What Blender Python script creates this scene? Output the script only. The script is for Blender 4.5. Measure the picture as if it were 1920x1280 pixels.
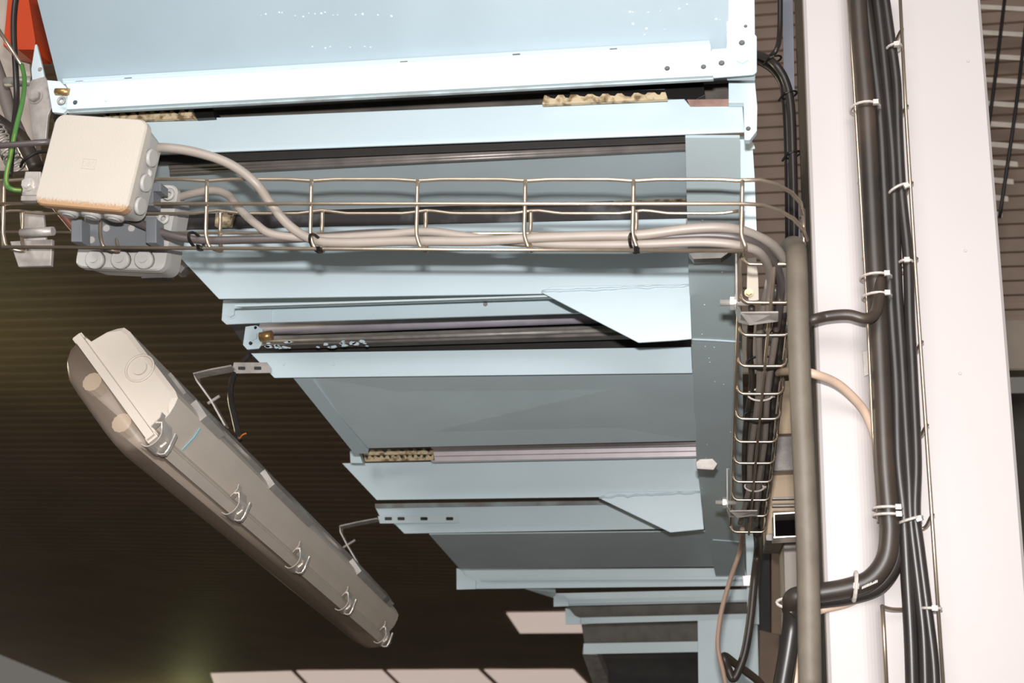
import bpy, bmesh, math, random
from mathutils import Vector, Matrix
random.seed(7)
scene = bpy.context.scene
for o in list(bpy.data.objects): bpy.data.objects.remove(o)

# ------------------------------------------------------------------ camera
F = 2175.0                                   # focal length in pixels of the 1920 x 1280 frame
CAM = Vector((0, 0, 6.0))                    # eye point, standing on a mezzanine
Zi = Vector((252, -8590, 2175)).normalized() # world up seen in image axes (right, down, forward)
Xi = Vector((11160, -160, -2175)); Xi = (Xi - Zi * Xi.dot(Zi)).normalized()
Yi = Zi.cross(Xi)
right = Vector((Xi[0], Yi[0], Zi[0])); down = Vector((Xi[1], Yi[1], Zi[1])); fwd = Vector((Xi[2], Yi[2], Zi[2]))
cd = bpy.data.cameras.new('camera'); cam = bpy.data.objects.new('camera', cd); scene.collection.objects.link(cam)
cd.sensor_width = 36.0; cd.lens = F / 1920 * 36.0; cd.clip_start = 0.02; cd.clip_end = 300
cd.dof.use_dof = True; cd.dof.focus_distance = 1.7; cd.dof.aperture_fstop = 9.0
cam.matrix_world = Matrix(((right.x, -down.x, -fwd.x, CAM.x), (right.y, -down.y, -fwd.y, CAM.y),
                           (right.z, -down.z, -fwd.z, CAM.z), (0, 0, 0, 1)))
scene.camera = cam
# ------------------------------------------------------------------ light
w = bpy.data.worlds.new('hall_ambience'); scene.world = w; w.use_nodes = True
w.node_tree.nodes['Background'].inputs[0].default_value = (1.0, 0.93, 0.85, 1)
w.node_tree.nodes['Background'].inputs[1].default_value = 0.11
fl = bpy.data.lights.new('camera_flash', 'AREA'); fl.shape = 'RECTANGLE'; fl.size = 0.035; fl.size_y = 0.02
fl.energy = 22.0; fl.color = (1.0, 0.985, 0.975)
flo = bpy.data.objects.new('camera_flash', fl); scene.collection.objects.link(flo)
flo.matrix_world = cam.matrix_world.copy(); flo.location = CAM - down * 0.085 + fwd * 0.02
# added soft fill from behind and above the viewer, standing in for hall windows
dl = bpy.data.lights.new('rear_fill_light', 'AREA'); dl.shape = 'RECTANGLE'; dl.size = 7.0; dl.size_y = 3.0; dl.energy = 400.0; dl.color = (1.0, .99, .985)
dlo = bpy.data.objects.new('rear_fill_light', dl); scene.collection.objects.link(dlo)
dlo.location = (-.5, -7.0, 9.2); dlo.rotation_euler = (Vector((0, 2, 6.3)) - Vector(dlo.location)).to_track_quat('-Z', 'Y').to_euler()
vs = scene.view_settings; vs.view_transform = 'Standard'; vs.look = 'None'; vs.gamma = 1.0; vs.exposure = 0.42
vs.use_curve_mapping = False

# ------------------------------------------------------------------ geometry helpers
def ray(px, py): return right * (px - 960) + down * (py - 640) + fwd * F
def P(px, py, Y):                            # the point seen at a pixel on the upright plane at distance Y
    r = ray(px, py); return CAM + r * (Y * DS / r.y)
DS = 1.0                                     # distance and size factor of the group being placed
L = ray(1405, 1800).normalized()             # run direction of the sloping conveyor
AX = Vector((1, 0, 0)); N = AX.cross(L).normalized(); UP = Vector((0, 0, 1)); FW = Vector((0, 1, 0))
B0 = P(1200, 556, 1.7)
def on_plane(px, py, p0, n):
    r = ray(px, py); return CAM + r * ((p0 - CAM).dot(n) / r.dot(n))
def B(px, py): return on_plane(px, py, B0, N)   # underside plane of the conveyor

col = scene.collection
def lin(c): return tuple(((v / 255) / 12.92 if v / 255 <= .04045 else ((v / 255 + .055) / 1.055) ** 2.4) for v in c) + (1,)
MATS = {}
def mat(name, rgb, rough=.5, metal=0., var=.06, scale=20., bump=.0, bscale=200., spec=.5, rgb2=None, lo=.35, hi=.75, coat=0.):
    if name in MATS: return MATS[name]
    m = bpy.data.materials.new(name); m.use_nodes = True; nt = m.node_tree; b = nt.nodes['Principled BSDF']
    b.inputs['Roughness'].default_value = rough; b.inputs['Metallic'].default_value = metal
    b.inputs['Specular IOR Level'].default_value = spec
    if coat: b.inputs['Coat Weight'].default_value = coat; b.inputs['Coat Roughness'].default_value = .12
    tc = nt.nodes.new('ShaderNodeTexCoord')
    nz = nt.nodes.new('ShaderNodeTexNoise'); nz.inputs['Scale'].default_value = scale; nz.inputs['Detail'].default_value = 6
    nt.links.new(tc.outputs['Object'], nz.inputs['Vector'])
    rp = nt.nodes.new('ShaderNodeValToRGB'); rp.color_ramp.elements[0].position = lo; rp.color_ramp.elements[1].position = hi
    c = lin(rgb); c2 = lin(rgb2) if rgb2 else tuple(v * (1 - 2 * var) for v in c[:3]) + (1,)
    rp.color_ramp.elements[0].color = c; rp.color_ramp.elements[1].color = c2
    nt.links.new(nz.outputs['Fac'], rp.inputs['Fac']); nt.links.new(rp.outputs['Color'], b.inputs['Base Color'])
    if bump:
        n2 = nt.nodes.new('ShaderNodeTexNoise'); n2.inputs['Scale'].default_value = bscale; n2.inputs['Detail'].default_value = 3
        nt.links.new(tc.outputs['Object'], n2.inputs['Vector'])
        bp = nt.nodes.new('ShaderNodeBump'); bp.inputs['Strength'].default_value = bump; bp.inputs['Distance'].default_value = .002
        nt.links.new(n2.outputs['Fac'], bp.inputs['Height']); nt.links.new(bp.outputs['Normal'], b.inputs['Normal'])
    MATS[name] = m; return m
BLUE = mat('pale_blue_paint', (205, 222, 229), .36, var=.02, scale=9, bump=.12, bscale=60)
BLUE2 = mat('blue_grey_sheet_paint', (206, 220, 225), .40, var=.05, scale=7, bump=.1, bscale=90)
WHITE = mat('off_white_column_paint', (190, 182, 180), .5, var=.02, scale=5, bump=.1, bscale=40)
GALV = mat('galvanised_steel', (176, 168, 162), .42, .25, var=.2, scale=40, bump=.15, bscale=120)
WIRE = mat('electroplated_wire', (198, 180, 160), .3, .85, var=.1, scale=60)
CHROME = mat('bright_zinc', (222, 216, 210), .25, .55, var=.08, scale=80)
DARKST = mat('bare_dark_steel', (138, 130, 126), .4, .3, var=.2, scale=30, bump=.1)
ROLL = mat('grey_roller_tube', (190, 182, 194), .38, .1, var=.12, scale=25)
ALU = mat('aluminium_profile', (226, 214, 218), .35, .25, var=.06, scale=30)
BEIGE = mat('beige_plastic', (184, 175, 164), .5, var=.03, scale=8, bump=.15, bscale=500)
GREYP = mat('light_grey_plastic', (176, 172, 168), .5, var=.06, scale=20)
MIDP = mat('mid_grey_plastic', (112, 114, 118), .5, var=.08, scale=20)
CGREY = mat('grey_cable_sheath', (150, 139, 130), .45, var=.06, scale=30)
CDARK = mat('dark_grey_cable_sheath', (84, 76, 74), .4, var=.1, scale=30)
CBLACK = mat('black_cable_sheath', (38, 34, 33), .36, var=.25, scale=16, rgb2=(52, 45, 41))
CBROWN = mat('dusty_black_cable', (46, 40, 36), .42, var=.2, scale=14, rgb2=(74, 61, 52))
CBEIGE = mat('beige_cable_sheath', (208, 180, 158), .5, var=.05, scale=30)
BLACK = mat('black_plastic', (24, 21, 21), .4, var=.1)
TIEW = mat('natural_nylon', (205, 194, 186), .4, var=.05)
PIPE = mat('weathered_conduit', (106, 97, 85), .6, .0, var=.15, scale=25, rgb2=(88, 78, 68), bump=.1)
TAN = mat('worn_wood_strip', (206, 186, 152), .7, var=.2, scale=90, rgb2=(120, 96, 66), lo=.45, hi=.62)
RUST = mat('bare_primer_edge', (166, 132, 122), .7, var=.25, scale=60)
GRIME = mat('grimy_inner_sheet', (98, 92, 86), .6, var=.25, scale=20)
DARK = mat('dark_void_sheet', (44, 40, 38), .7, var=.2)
ORANGE = mat('orange_red_enamel', (190, 60, 6), .45, var=.08, scale=12)
GREENY = mat('green_earth_wire', (72, 120, 56), .45, var=.05)
YELL = mat('yellow_earth_stripe', (150, 142, 60), .45, var=.05)
LUMG = mat('luminaire_grey_housing', (207, 195, 182), .5, var=.05, scale=9)
CREAM = mat('lampholder_cream', (226, 208, 186), .5, var=.03)
BRASS = mat('worn_brass', (190, 150, 100), .35, .7, var=.15)
BROWNW = mat('brown_cladding', (138, 117, 103), .6, var=.12, scale=6)
ROOFM = mat('dark_roof_deck', (150, 128, 108), .6, var=.12, scale=.6)
TANBOX = mat('tan_cardboard', (222, 196, 166), .7, var=.06, scale=8)
BLUEPEN = mat('pale_blue_marker', (150, 194, 204), .6, var=.03)
CONC = mat('grey_concrete', (120, 116, 110), .8, var=.1, scale=2)
CLIPM = mat('stainless_clip', (206, 196, 186), .28, .35, var=.1, scale=90)
def emit(name, rgb, s):
    m = bpy.data.materials.new(name); m.use_nodes = True; b = m.node_tree.nodes['Principled BSDF']
    b.inputs['Base Color'].default_value = lin(rgb); b.inputs['Emission Color'].default_value = lin(rgb); b.inputs['Emission Strength'].default_value = s
    return m
SKYL = emit('daylit_translucent_sheet', (225, 205, 194), .48)
def clear(name, rgb, mixf):
    m = bpy.data.materials.new(name); m.use_nodes = True; nt = m.node_tree; b = nt.nodes['Principled BSDF']; out = nt.nodes['Material Output']
    b.inputs['Base Color'].default_value = lin(rgb); b.inputs['Roughness'].default_value = .35
    t = nt.nodes.new('ShaderNodeBsdfTransparent'); t.inputs[0].default_value = (.9, .86, .82, 1)
    mx = nt.nodes.new('ShaderNodeMixShader'); mx.inputs[0].default_value = mixf
    nt.links.new(t.outputs[0], mx.inputs[1]); nt.links.new(b.outputs[0], mx.inputs[2]); nt.links.new(mx.outputs[0], out.inputs[0])
    return m
DIFF = clear('smoky_acrylic', (176, 158, 144), .34)

def wloc(parent):
    v = Vector((0, 0, 0))
    while parent is not None: v += parent.location; parent = parent.parent
    return v
def thing(name, label, cat, loc, group=None):
    o = bpy.data.objects.new(name, None); o.empty_display_size = .05; col.objects.link(o); o.location = loc
    o['label'] = label; o['category'] = cat
    if group: o['group'] = group
    return o
def tag(o, label, cat, group=None):
    o['label'] = label; o['category'] = cat
    if group: o['group'] = group
    return o
def link(name, bm, m, parent=None, smooth=False, label=None, kind=None):
    """world-space bmesh -> one mesh object"""
    bmesh.ops.recalc_face_normals(bm, faces=bm.faces)
    if parent is not None: base = wloc(parent)
    else:
        xs = [v.co for v in bm.verts]
        base = Vector((sum(v.x for v in xs) / len(xs), sum(v.y for v in xs) / len(xs), min(v.z for v in xs)))
    for v in bm.verts: v.co -= base
    me = bpy.data.meshes.new(name); bm.to_mesh(me); bm.free()
    if smooth:
        for p in me.polygons: p.use_smooth = True
    me.materials.append(m); o = bpy.data.objects.new(name, me); col.objects.link(o)
    if parent is not None: o.parent = parent
    else: o.location = base
    if label: o['label'] = label
    if kind: o['kind'] = kind
    return o
def spline(pts, n=8):
    if len(pts) < 3: return list(pts)
    out = []; q = [pts[0] * 2 - pts[1]] + list(pts) + [pts[-1] * 2 - pts[-2]]
    for i in range(1, len(q) - 2):
        a, b, c, d = q[i - 1:i + 3]
        for k in range(n):
            t = k / n
            out.append(.5 * ((2 * b) + (c - a) * t + (2 * a - 5 * b + 4 * c - d) * t * t + (3 * b - a - 3 * c + d) * t ** 3))
    out.append(pts[-1]); return out
def sweep(bm, pts, r, seg=8, closed=False, prof=None, upv=None):
    """tube (or a flat profile) along points"""
    n = len(pts); rings = []; prev = None
    for i, p in enumerate(pts):
        if closed: t = pts[(i + 1) % n] - pts[i - 1]
        else: t = pts[min(i + 1, n - 1)] - pts[max(i - 1, 0)]
        t = t.normalized()
        if upv is not None: u = upv - t * upv.dot(t)
        elif prev is None:
            h = Vector((0, 0, 1)) if abs(t.z) < .8 else Vector((1, 0, 0)); u = h - t * h.dot(t)
        else: u = prev - t * prev.dot(t)
        u.normalize(); prev = u; v = t.cross(u)
        rr = r[i] if isinstance(r, (list, tuple)) else r
        if prof: ring = [bm.verts.new(p + u * a + v * b) for a, b in prof]
        else: ring = [bm.verts.new(p + (u * math.cos(2 * math.pi * k / seg) + v * math.sin(2 * math.pi * k / seg)) * rr) for k in range(seg)]
        rings.append(ring)
    m = len(rings[0])
    for i in range(n if closed else n - 1):
        a, b = rings[i], rings[(i + 1) % n]
        for k in range(m): bm.faces.new((a[k], a[(k + 1) % m], b[(k + 1) % m], b[k]))
    if not closed:
        bm.faces.new(rings[0]); bm.faces.new(rings[-1])
def tube(name, pts, r, m, parent=None, seg=10, n=8, smooth=True, closed=False, **k):
    bm = bmesh.new(); sweep(bm, spline(pts, n) if n > 1 and not closed else pts, r * DS, seg, closed); return link(name, bm, m, parent, smooth, **k)
def ribbon(name, pts, wd, th, upv, m, parent=None, n=1, **k):
    wd *= DS; bm = bmesh.new(); pr = [(-wd / 2, -th / 2), (wd / 2, -th / 2), (wd / 2, th / 2), (-wd / 2, th / 2)]
    sweep(bm, spline(pts, n) if n > 1 else pts, 0, prof=pr, upv=upv); return link(name, bm, m, parent, **k)
def prism_bm(bm, poly, ext, bev=0):
    a = [bm.verts.new(p) for p in poly]; b = [bm.verts.new(p + ext) for p in poly]; n = len(poly)
    bm.faces.new(a); bm.faces.new(b[::-1])
    for i in range(n): bm.faces.new((a[i], b[i], b[(i + 1) % n], a[(i + 1) % n]))
def prism(name, poly, ext, m, parent=None, bev=0, **k):
    bm = bmesh.new(); prism_bm(bm, poly, ext)
    bmesh.ops.recalc_face_normals(bm, faces=bm.faces)
    if bev: bmesh.ops.bevel(bm, geom=list(bm.edges), offset=bev, segments=2, profile=.5, affect='EDGES', clamp_overlap=True)
    return link(name, bm, m, parent, **k)
def plate(name, pix, Y, th, m, parent=None, bev=.0006, **k):
    """upright plate facing the viewer: outline by pixels on the plane at distance Y, thickness th backwards"""
    return prism(name, [P(x, y, Y) for x, y in pix], FW * th, m, parent, bev, **k)
def quad(name, pts, th, m, parent=None, bev=0, **k):
    """flat sheet through four world points with thickness along its normal (up)"""
    n = (pts[1] - pts[0]).cross(pts[-1] - pts[0]).normalized()
    if n.z < 0: n = -n
    return prism(name, pts, n * th, m, parent, bev, **k)
def cyl(name, a, b, r, m, parent=None, seg=16, smooth=False, bev=0, **k):
    bm = bmesh.new(); sweep(bm, [a, b], r * DS, seg)
    if bev:
        bmesh.ops.recalc_face_normals(bm, faces=bm.faces)
        bmesh.ops.bevel(bm, geom=[e for e in bm.edges if any(len(f.verts) > 4 for f in e.link_faces)], offset=bev, segments=2, affect='EDGES')
    o = link(name, bm, m, parent, **k)
    if smooth:
        for p in o.data.polygons:
            if len(p.vertices) == 4: p.use_smooth = True
    return o
def hexbolt(px, py, Y, r, m, parent, name='bolt', n=-FW, th=.006):
    r *= DS; c = P(px, py, Y); bm = bmesh.new()
    sweep(bm, [c, c + n * th * .25], r * 1.25, 20); sweep(bm, [c + n * th * .25, c + n * th], r, 6); sweep(bm, [c + n * th, c + n * th * 1.12], r * .8, 16)
    return link(name, bm, m, parent)
def screw(px, py, Y, r, m, parent, name='screw', n=-FW):
    c = P(px, py, Y); bm = bmesh.new(); sweep(bm, [c, c + n * r * .45], [r, r * .7], 12)
    return link(name, bm, m, parent)
def box_bm(bm, c, ax, ay, az):
    vs = [bm.verts.new(c + ax * i + ay * j + az * k) for i in (-1, 1) for j in (-1, 1) for k in (-1, 1)]
    for f in ((0, 1, 3, 2), (4, 6, 7, 5), (0, 4, 5, 1), (2, 3, 7, 6), (0, 2, 6, 4), (1, 5, 7, 3)): bm.faces.new([vs[i] for i in f])
def box(name, c, ax, ay, az, m, parent=None, bev=0, **k):
    bm = bmesh.new(); box_bm(bm, c, ax, ay, az); bmesh.ops.recalc_face_normals(bm, faces=bm.faces)
    if bev: bmesh.ops.bevel(bm, geom=list(bm.edges), offset=bev, segments=2, affect='EDGES', clamp_overlap=True)
    return link(name, bm, m, parent, **k)
def rrect(cu, cv, hw, hh, r, n=5):
    out = []
    for sx, sy, a0 in ((1, 1, 0), (-1, 1, 90), (-1, -1, 180), (1, -1, 270)):
        for k in range(n + 1):
            a = math.radians(a0 + 90 * k / n); out.append((cu + sx * (hw - r) + r * math.cos(a), cv + sy * (hh - r) + r * math.sin(a)))
    return out
def loft(bm, secs, cap=True):
    rings = [[bm.verts.new(p) for p in s] for s in secs]; m = len(rings[0])
    for a, b in zip(rings, rings[1:]):
        for k in range(m): bm.faces.new((a[k], a[(k + 1) % m], b[(k + 1) % m], b[k]))
    if cap: bm.faces.new(rings[0]); bm.faces.new(rings[-1])
def struct(o): o['kind'] = 'structure'; return o

# ================================================================== the setting
f_ = box('floor', Vector((0, 15, -.1)), AX * 22, FW * 22, UP * .1, CONC); struct(f_)
# pitched roof deck: one folded sheet whose ribs run across the view, sloping down away from the viewer
RP = P(960, 1150, 25.0)
def R(px, py, off=0.): return on_plane(px, py, RP - N * off, N)
bm = bmesh.new(); s0 = -19.0; pit = .24; rows = []
for i in range(int(30 / pit)):
    for ds, dn in ((0, 0), (.10, 0), (.13, .010), (.21, .010)):
        p = RP + L * (s0 + i * pit + ds) + N * dn; rows.append((p - AX * 16, p + AX * 6))
vr = [(bm.verts.new(a), bm.verts.new(b)) for a, b in rows]
for (a, b), (c, d) in zip(vr, vr[1:]): bm.faces.new((a, b, d, c))
struct(link('ceiling', bm, ROOFM))
for k, pp in enumerate([[(950, 1150), (1090, 1148), (1105, 1186), (975, 1187)], [(395, 1263), (546, 1259), (578, 1292), (405, 1292)],
        [(556, 1258), (716, 1257), (752, 1292), (588, 1292)], [(726, 1257), (896, 1256), (934, 1292), (762, 1292)], [(908, 1256), (1075, 1256), (1110, 1292), (946, 1292)]]):
    q = [R(x, y, .03) for x, y in pp]
    fr = quad('window_%d' % (k + 1), q, .02, SKYL); struct(fr)
for k, (x, y, e) in enumerate(((-700, 560, 110), (330, 1400, 48), (-140, 850, 14))):  # unseen point lights added to lift the dark roof and give its glow
    ld = bpy.data.lights.new('roof_fill_light', 'POINT'); ld.energy = e; ld.color = (1., .9, .62) if k == 0 else (.9, .95, .4); ld.shadow_soft_size = .3
    lo_ = bpy.data.objects.new('roof_fill_light', ld); col.objects.link(lo_); lo_.location = R(x, y, 4.5 if k == 0 else 1.6)
# brown cladding wall behind the column
bm = bmesh.new(); rows = []; z0 = P(1600, 612, 4.1).z; zz = z0; pitch = .052
while zz < z0 + 2.2:
    for dz, dy in ((0, 0), (.026, 0), (.030, .012), (.048, .012)): rows.append((zz + dz, 4.1 + dy))
    zz += pitch
xa, xb = P(1330, 300, 4.1).x, 2.6
vr = [(bm.verts.new((xa, y, z)), bm.verts.new((xb, y, z))) for z, y in rows]
for (a, b), (c, d) in zip(vr, vr[1:]): bm.faces.new((a, b, d, c))
struct(link('wall_back', bm, BROWNW))
bz = P(1890, 692, 4.05).z
struct(box('trim_1', Vector(((xa + xb) / 2, 4.12, (z0 + bz) / 2)), AX * (xb - xa) / 2, FW * .06, UP * (z0 - bz) / 2, mat('beige_sill_beam', (150, 136, 122), .6, var=.06), bev=.004))
struct(box('wall_lower', Vector((1.5, 4.5, bz / 2)), AX * 1.5, FW * .05, UP * bz / 2, mat('dark_lower_wall', (70, 64, 58), .7, var=.1)))
# light louvre blades high on the back wall
lou = thing('wall_louvre', 'row of pale slanted louvre blades high on the brown wall right of the column', 'louvre', P(1890, 400, 3.9))
for k, (y, xe) in enumerate([(14, 1960), (62, 1960), (106, 1955), (150, 1945), (194, 1935), (232, 1930), (270, 1920), (303, 1908), (336, 1900), (368, 1890), (398, 1879)]):
    a = P(1830, y - 2, 3.9); b = P(xe, y + 5, 3.9)
    ribbon('blade', [a, b], .026, .006, UP + FW * .8, mat('louvre_blade_paint', (236, 224, 212), .5), lou)
for x0, x1, y0, y1, lb in ((1886, 1828, -20, 400, 'thin dark cable slanting over the wall louvre, the one nearer the column'), (1930, 1874, -10, 408, 'thin dark cable slanting over the wall louvre, the one at the frame edge')):
    tag(tube('wall_cable', [P(x0, y0, 3.8), P((x0 + x1) / 2 + 3, (y0 + y1) / 2, 3.78), P(x1, y1, 3.8)], .006, BLACK), lb, 'cable')

# ================================================================== white column
cz0, cz1 = 0.0, 8.2
colm = thing('steel_column', 'tall off-white painted steel column carrying the cable baskets', 'column', Vector((.2, 1.5, 0)))
x0, x1 = P(1506, 640 - 640, 1.45).x, P(1608, 0, 1.45).x
x2, x3 = P(1560, 0, 1.475).x, P(1840, 0, 1.475).x
def vprism(name, xy, m, parent):
    bm = bmesh.new(); loft(bm, [[Vector((x, y, z)) for x, y in xy] for z in (cz0, cz1)]); return link(name, bm, m, parent)
rc = .030; arc = [(x1 - rc + rc * math.sin(a), 1.45 + rc - rc * math.cos(a)) for a in [math.radians(8 * k) for k in range(0, 11)]]
o = vprism('rounded_post', [(x0, 1.62), (x0, 1.454), (x0 + .004, 1.45)] + arc + [(x1, 1.62)], WHITE, colm)
vprism('flat_post', [(x1 - .005, 1.478), (x3 - .004, 1.478), (x3, 1.482), (x3, 1.62), (x1 - .005, 1.62)], WHITE, colm)
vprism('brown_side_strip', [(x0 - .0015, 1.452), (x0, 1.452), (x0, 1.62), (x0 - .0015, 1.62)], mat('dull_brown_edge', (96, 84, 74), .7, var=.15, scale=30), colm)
for yy in (115, 470, 700): screw(1760 + yy % 60, yy, 1.478, .0022, WHITE, colm, 'paint_blister')
# grey conduit in front of the column
def PP(l): return [P(*t) for t in l]
tag(tube('conduit', PP([(1462, 520, 1.42), (1474, 474, 1.36), (1490, 462, 1.30), (1494, 500, 1.27), (1497, 620, 1.26), (1502, 760, 1.26), (1509, 900, 1.26), (1515, 1060, 1.26), (1519, 1300, 1.26)]), .0118, PIPE, seg=16),
    'weathered grey conduit rising in front of the white column', 'conduit')
# flat bar and black cables left of the column
tag(ribbon('flat_bar', PP([(1476, -40, 1.7), (1481, 250, 1.7), (1494, 520, 1.7)]), .016, .006, AX, mat('blue_grey_bar', (120, 122, 132), .45, .2)), 'blue-grey flat bar standing in the gap left of the column', 'bar')
tag(tube('black_cable', PP([(1463, -30, 1.66), (1462, 60, 1.66), (1456, 92, 1.64), (1440, 108, 1.66), (1418, 104, 1.7)]), .004, CBLACK), 'thin black cable curving into the gap beside the top corner plate', 'cable')
tag(tube('black_cable', PP([(1400, 98, 1.72), (1425, 104, 1.66), (1450, 118, 1.62), (1472, 150, 1.62), (1483, 200, 1.62), (1487, 300, 1.62), (1489, 420, 1.62), (1488, 560, 1.62)]), .0062, CBLACK), 'glossy black cable arching out of the gap and down beside the flat bar', 'cable')
tag(tube('black_cable', PP([(1400, 108, 1.74), (1430, 118, 1.68), (1458, 140, 1.65), (1472, 180, 1.65), (1478, 300, 1.65), (1480, 500, 1.65)]), .006, BLACK), 'matt black cable hanging just behind the glossy arching one', 'cable')
for x, y, lb in ((1451, 112, 'black cable tie at the crest of the arching black cable'), (1480, 178, 'black cable tie on the arching black cable below its crest'), (1487, 290, 'black cable tie on the hanging black cable level with the second white beam')):
    c = P(x, y, 1.625); bm = bmesh.new(); sweep(bm, [c + Vector((.011 * math.cos(a), .011 * math.sin(a), .003 * math.cos(a))) for a in [math.radians(30 * k) for k in range(12)]], .0016, 6, True)
    sweep(bm, [c + Vector((-.008, -.008, 0)), c + Vector((-.016, -.012, -.014))], .0018, 6); tag(link('cable_tie', bm, BLACK), lb, 'cable tie', 'black cable ties')

# ================================================================== sloping conveyor
cv = thing('conveyor_frame', 'large pale blue painted steel conveyor frame sloping away overhead', 'conveyor', Vector((-.4, 2.0, 6.3)))
def YB(row): return B(1200, row).y
SCREWM = mat('dull_screw_head', (96, 96, 98), .4, .4, var=.2)
# top cover sheet and its flange
Yt = 1.235
c1, c2_ = P(112, 166, Yt + .02), P(1366, 92, Yt + .02); upv_ = P(1366, -120, Yt - .062) - c2_
quad('cover_sheet', [c1, c2_, c2_ + upv_, c1 + upv_], .003, mat('greyer_cover_tone', (157, 172, 180), .38, var=.06, scale=5, bump=.1, bscale=60), cv)  # cover sheet set greyer and darker than the blue of the frame
cn_ = (c2_ - c1).cross(upv_).normalized(); cn_ = -cn_ if cn_.z > 0 else cn_; rnd = random.Random(12)
for k in range(34):
    x, y = (rnd.gauss(585, 60), rnd.gauss(26, 3)) if k < 16 else ((rnd.gauss(640, 30), rnd.gauss(88, 2)) if k < 22 else (rnd.uniform(1180, 1350), rnd.uniform(5, 70)))
    q = on_plane(x, y, c1, cn_); bm = bmesh.new(); rr_ = rnd.uniform(.0007, .0017); sweep(bm, [q, q + cn_ * .0008], [rr_, rr_ * .4], 6); link('paint_drip', bm, BLUE, cv)
quad('cover_lip', [P(118, 150, Yt + .012), P(1330, 79, Yt + .012), P(1331, 86, Yt + .004), P(119, 158, Yt + .004)], .002, BLUE, cv)
plate('flange_strip', [(120, 152), (1332, 82), (1334, 101), (130, 172)], Yt + .004, .004, BLUE, cv)
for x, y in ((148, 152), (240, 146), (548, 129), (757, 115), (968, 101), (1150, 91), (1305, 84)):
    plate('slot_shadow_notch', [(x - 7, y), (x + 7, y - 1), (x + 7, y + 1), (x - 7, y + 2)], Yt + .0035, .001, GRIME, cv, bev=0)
fb = plate('front_beam', [(128, 165), (1336, 96), (1338, 141), (124, 205)], 1.216, .006, BLUE, cv)
plate('lower_rim', [(124, 203), (1338, 139), (1338, 148), (126, 212)], 1.222, .006, mat('scuffed_blue_rim', (186, 200, 202), .5, .1, rgb2=(150, 152, 150), scale=30, lo=.4, hi=.75), cv)
for x, y in ((141, 192), (1251, 128), (1319, 125)): screw(x, y, 1.216, .0032, SCREWM, cv)
screw(201, 187, 1.216, .0035, BLUE, cv)
# right outer rail and corner plate
plate('outer_rail', [(1362, -60), (1414, -60), (1416, 142), (1363, 142)], 1.235, .012, BLUE, cv)
plate('corner_plate', [(1334, 92), (1362, 90), (1364, 66), (1370, 62), (1413, 61), (1419, 68), (1419, 134), (1413, 139), (1337, 145)], 1.212, .004, BLUE, cv, bev=.0012)
hexbolt(1392, 111, 1.212, .0075, BLUE, cv); screw(1391, 80, 1.212, .0036, SCREWM, cv); screw(1353, 118, 1.212, .0036, SCREWM, cv); screw(1398, 49, 1.235, .0022, SCREWM, cv)
screw(1366, 40, 1.235, .002, BLUE, cv); screw(1367, 60, 1.235, .0025, BLUE, cv)
plate('outer_rail', [(1366, 140), (1414, 138), (1420, 200), (1419, 245), (1406, 262), (1396, 262), (1394, 192), (1366, 192)], 1.30, .012, BLUE, cv)
screw(1403, 241, 1.30, .003, SCREWM, cv)
plate('outer_rail', [(1386, 255), (1410, 255), (1415, 330), (1420, 460), (1391, 460)], 1.46, .012, BLUE, cv)
plate('rail_joint_cover', [(1398, 263), (1413, 268), (1416, 278), (1398, 282)], 1.455, .003, mat('pale_sealant', (214, 220, 214), .6), cv)
# left end of the front beam: gusset tab, brass, nut
plate('end_tab', [(88, 150), (112, 152), (130, 170), (126, 205), (118, 212), (98, 210)], 1.225, .006, BLUE, cv)
cyl('brass_spacer', P(105, 172, 1.215), P(130, 172, 1.215), .0045, BRASS, cv, smooth=True)
bm = bmesh.new(); c = P(115, 189, 1.216); sweep(bm, [c + Vector((.0045 * math.cos(a), 0, .0045 * math.sin(a))) for a in [math.radians(30 * k) for k in range(12)]], .0016, 6, True); link('nut_ring', bm, GALV, cv, True)
# dark interior behind the first gap
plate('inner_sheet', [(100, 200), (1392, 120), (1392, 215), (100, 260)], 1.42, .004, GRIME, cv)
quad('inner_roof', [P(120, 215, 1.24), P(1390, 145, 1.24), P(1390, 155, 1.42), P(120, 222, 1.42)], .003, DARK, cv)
def comb(pix, Y, teeth, seed, up=True):
    """worn strip with dark broken teeth along one long edge"""
    s = plate('worn_strip', pix, Y, .008, TAN, cv, bev=.0008); rnd = random.Random(seed); bm = bmesh.new()
    (xa, ya), (xb, yb) = (pix[0], pix[1]) if up else (pix[3], pix[2])
    for k in range(teeth):
        t = (k + .5) / teeth; hw = (xb - xa) / teeth * rnd.uniform(.22, .42); h = rnd.uniform(3, 7) * (1 if up else -1)
        cx = xa + (xb - xa) * t; cy = ya + (yb - ya) * t; 
        prism_bm(bm, [P(cx - hw, cy, Y - .001), P(cx + hw, cy, Y - .001), P(cx + hw * .5, cy + h, Y - .001), P(cx - hw * rnd.uniform(.1, .6), cy + h * .8, Y - .001)], FW * .002)
    link('broken_tooth_row', bm, BLACK, s, kind='stuff'); return s
comb([(192, 212), (358, 205), (366, 221), (196, 226)], 1.30, 9, 1)
comb([(1020, 178), (1248, 172), (1252, 185), (1016, 195)], 1.30, 8, 2)
plate('black_bracket', [(1066, 160), (1318, 148), (1322, 178), (1300, 190), (1250, 186), (1246, 168), (1068, 172)], 1.33, .02, BLACK, cv)
plate('black_bracket', [(362, 204), (398, 203), (402, 220), (366, 222)], 1.31, .03, BLACK, cv)
# second beam (first white one)
plate('cross_beam', [(178, 229), (1283, 185), (1293, 197), (1392, 193), (1396, 247), (178, 293)], 1.318, .004, BLUE, cv, bev=.001)
plate('primer_edge', [(1288, 186), (1376, 185), (1392, 192), (1392, 198), (1294, 199)], 1.316, .006, RUST, cv)
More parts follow.
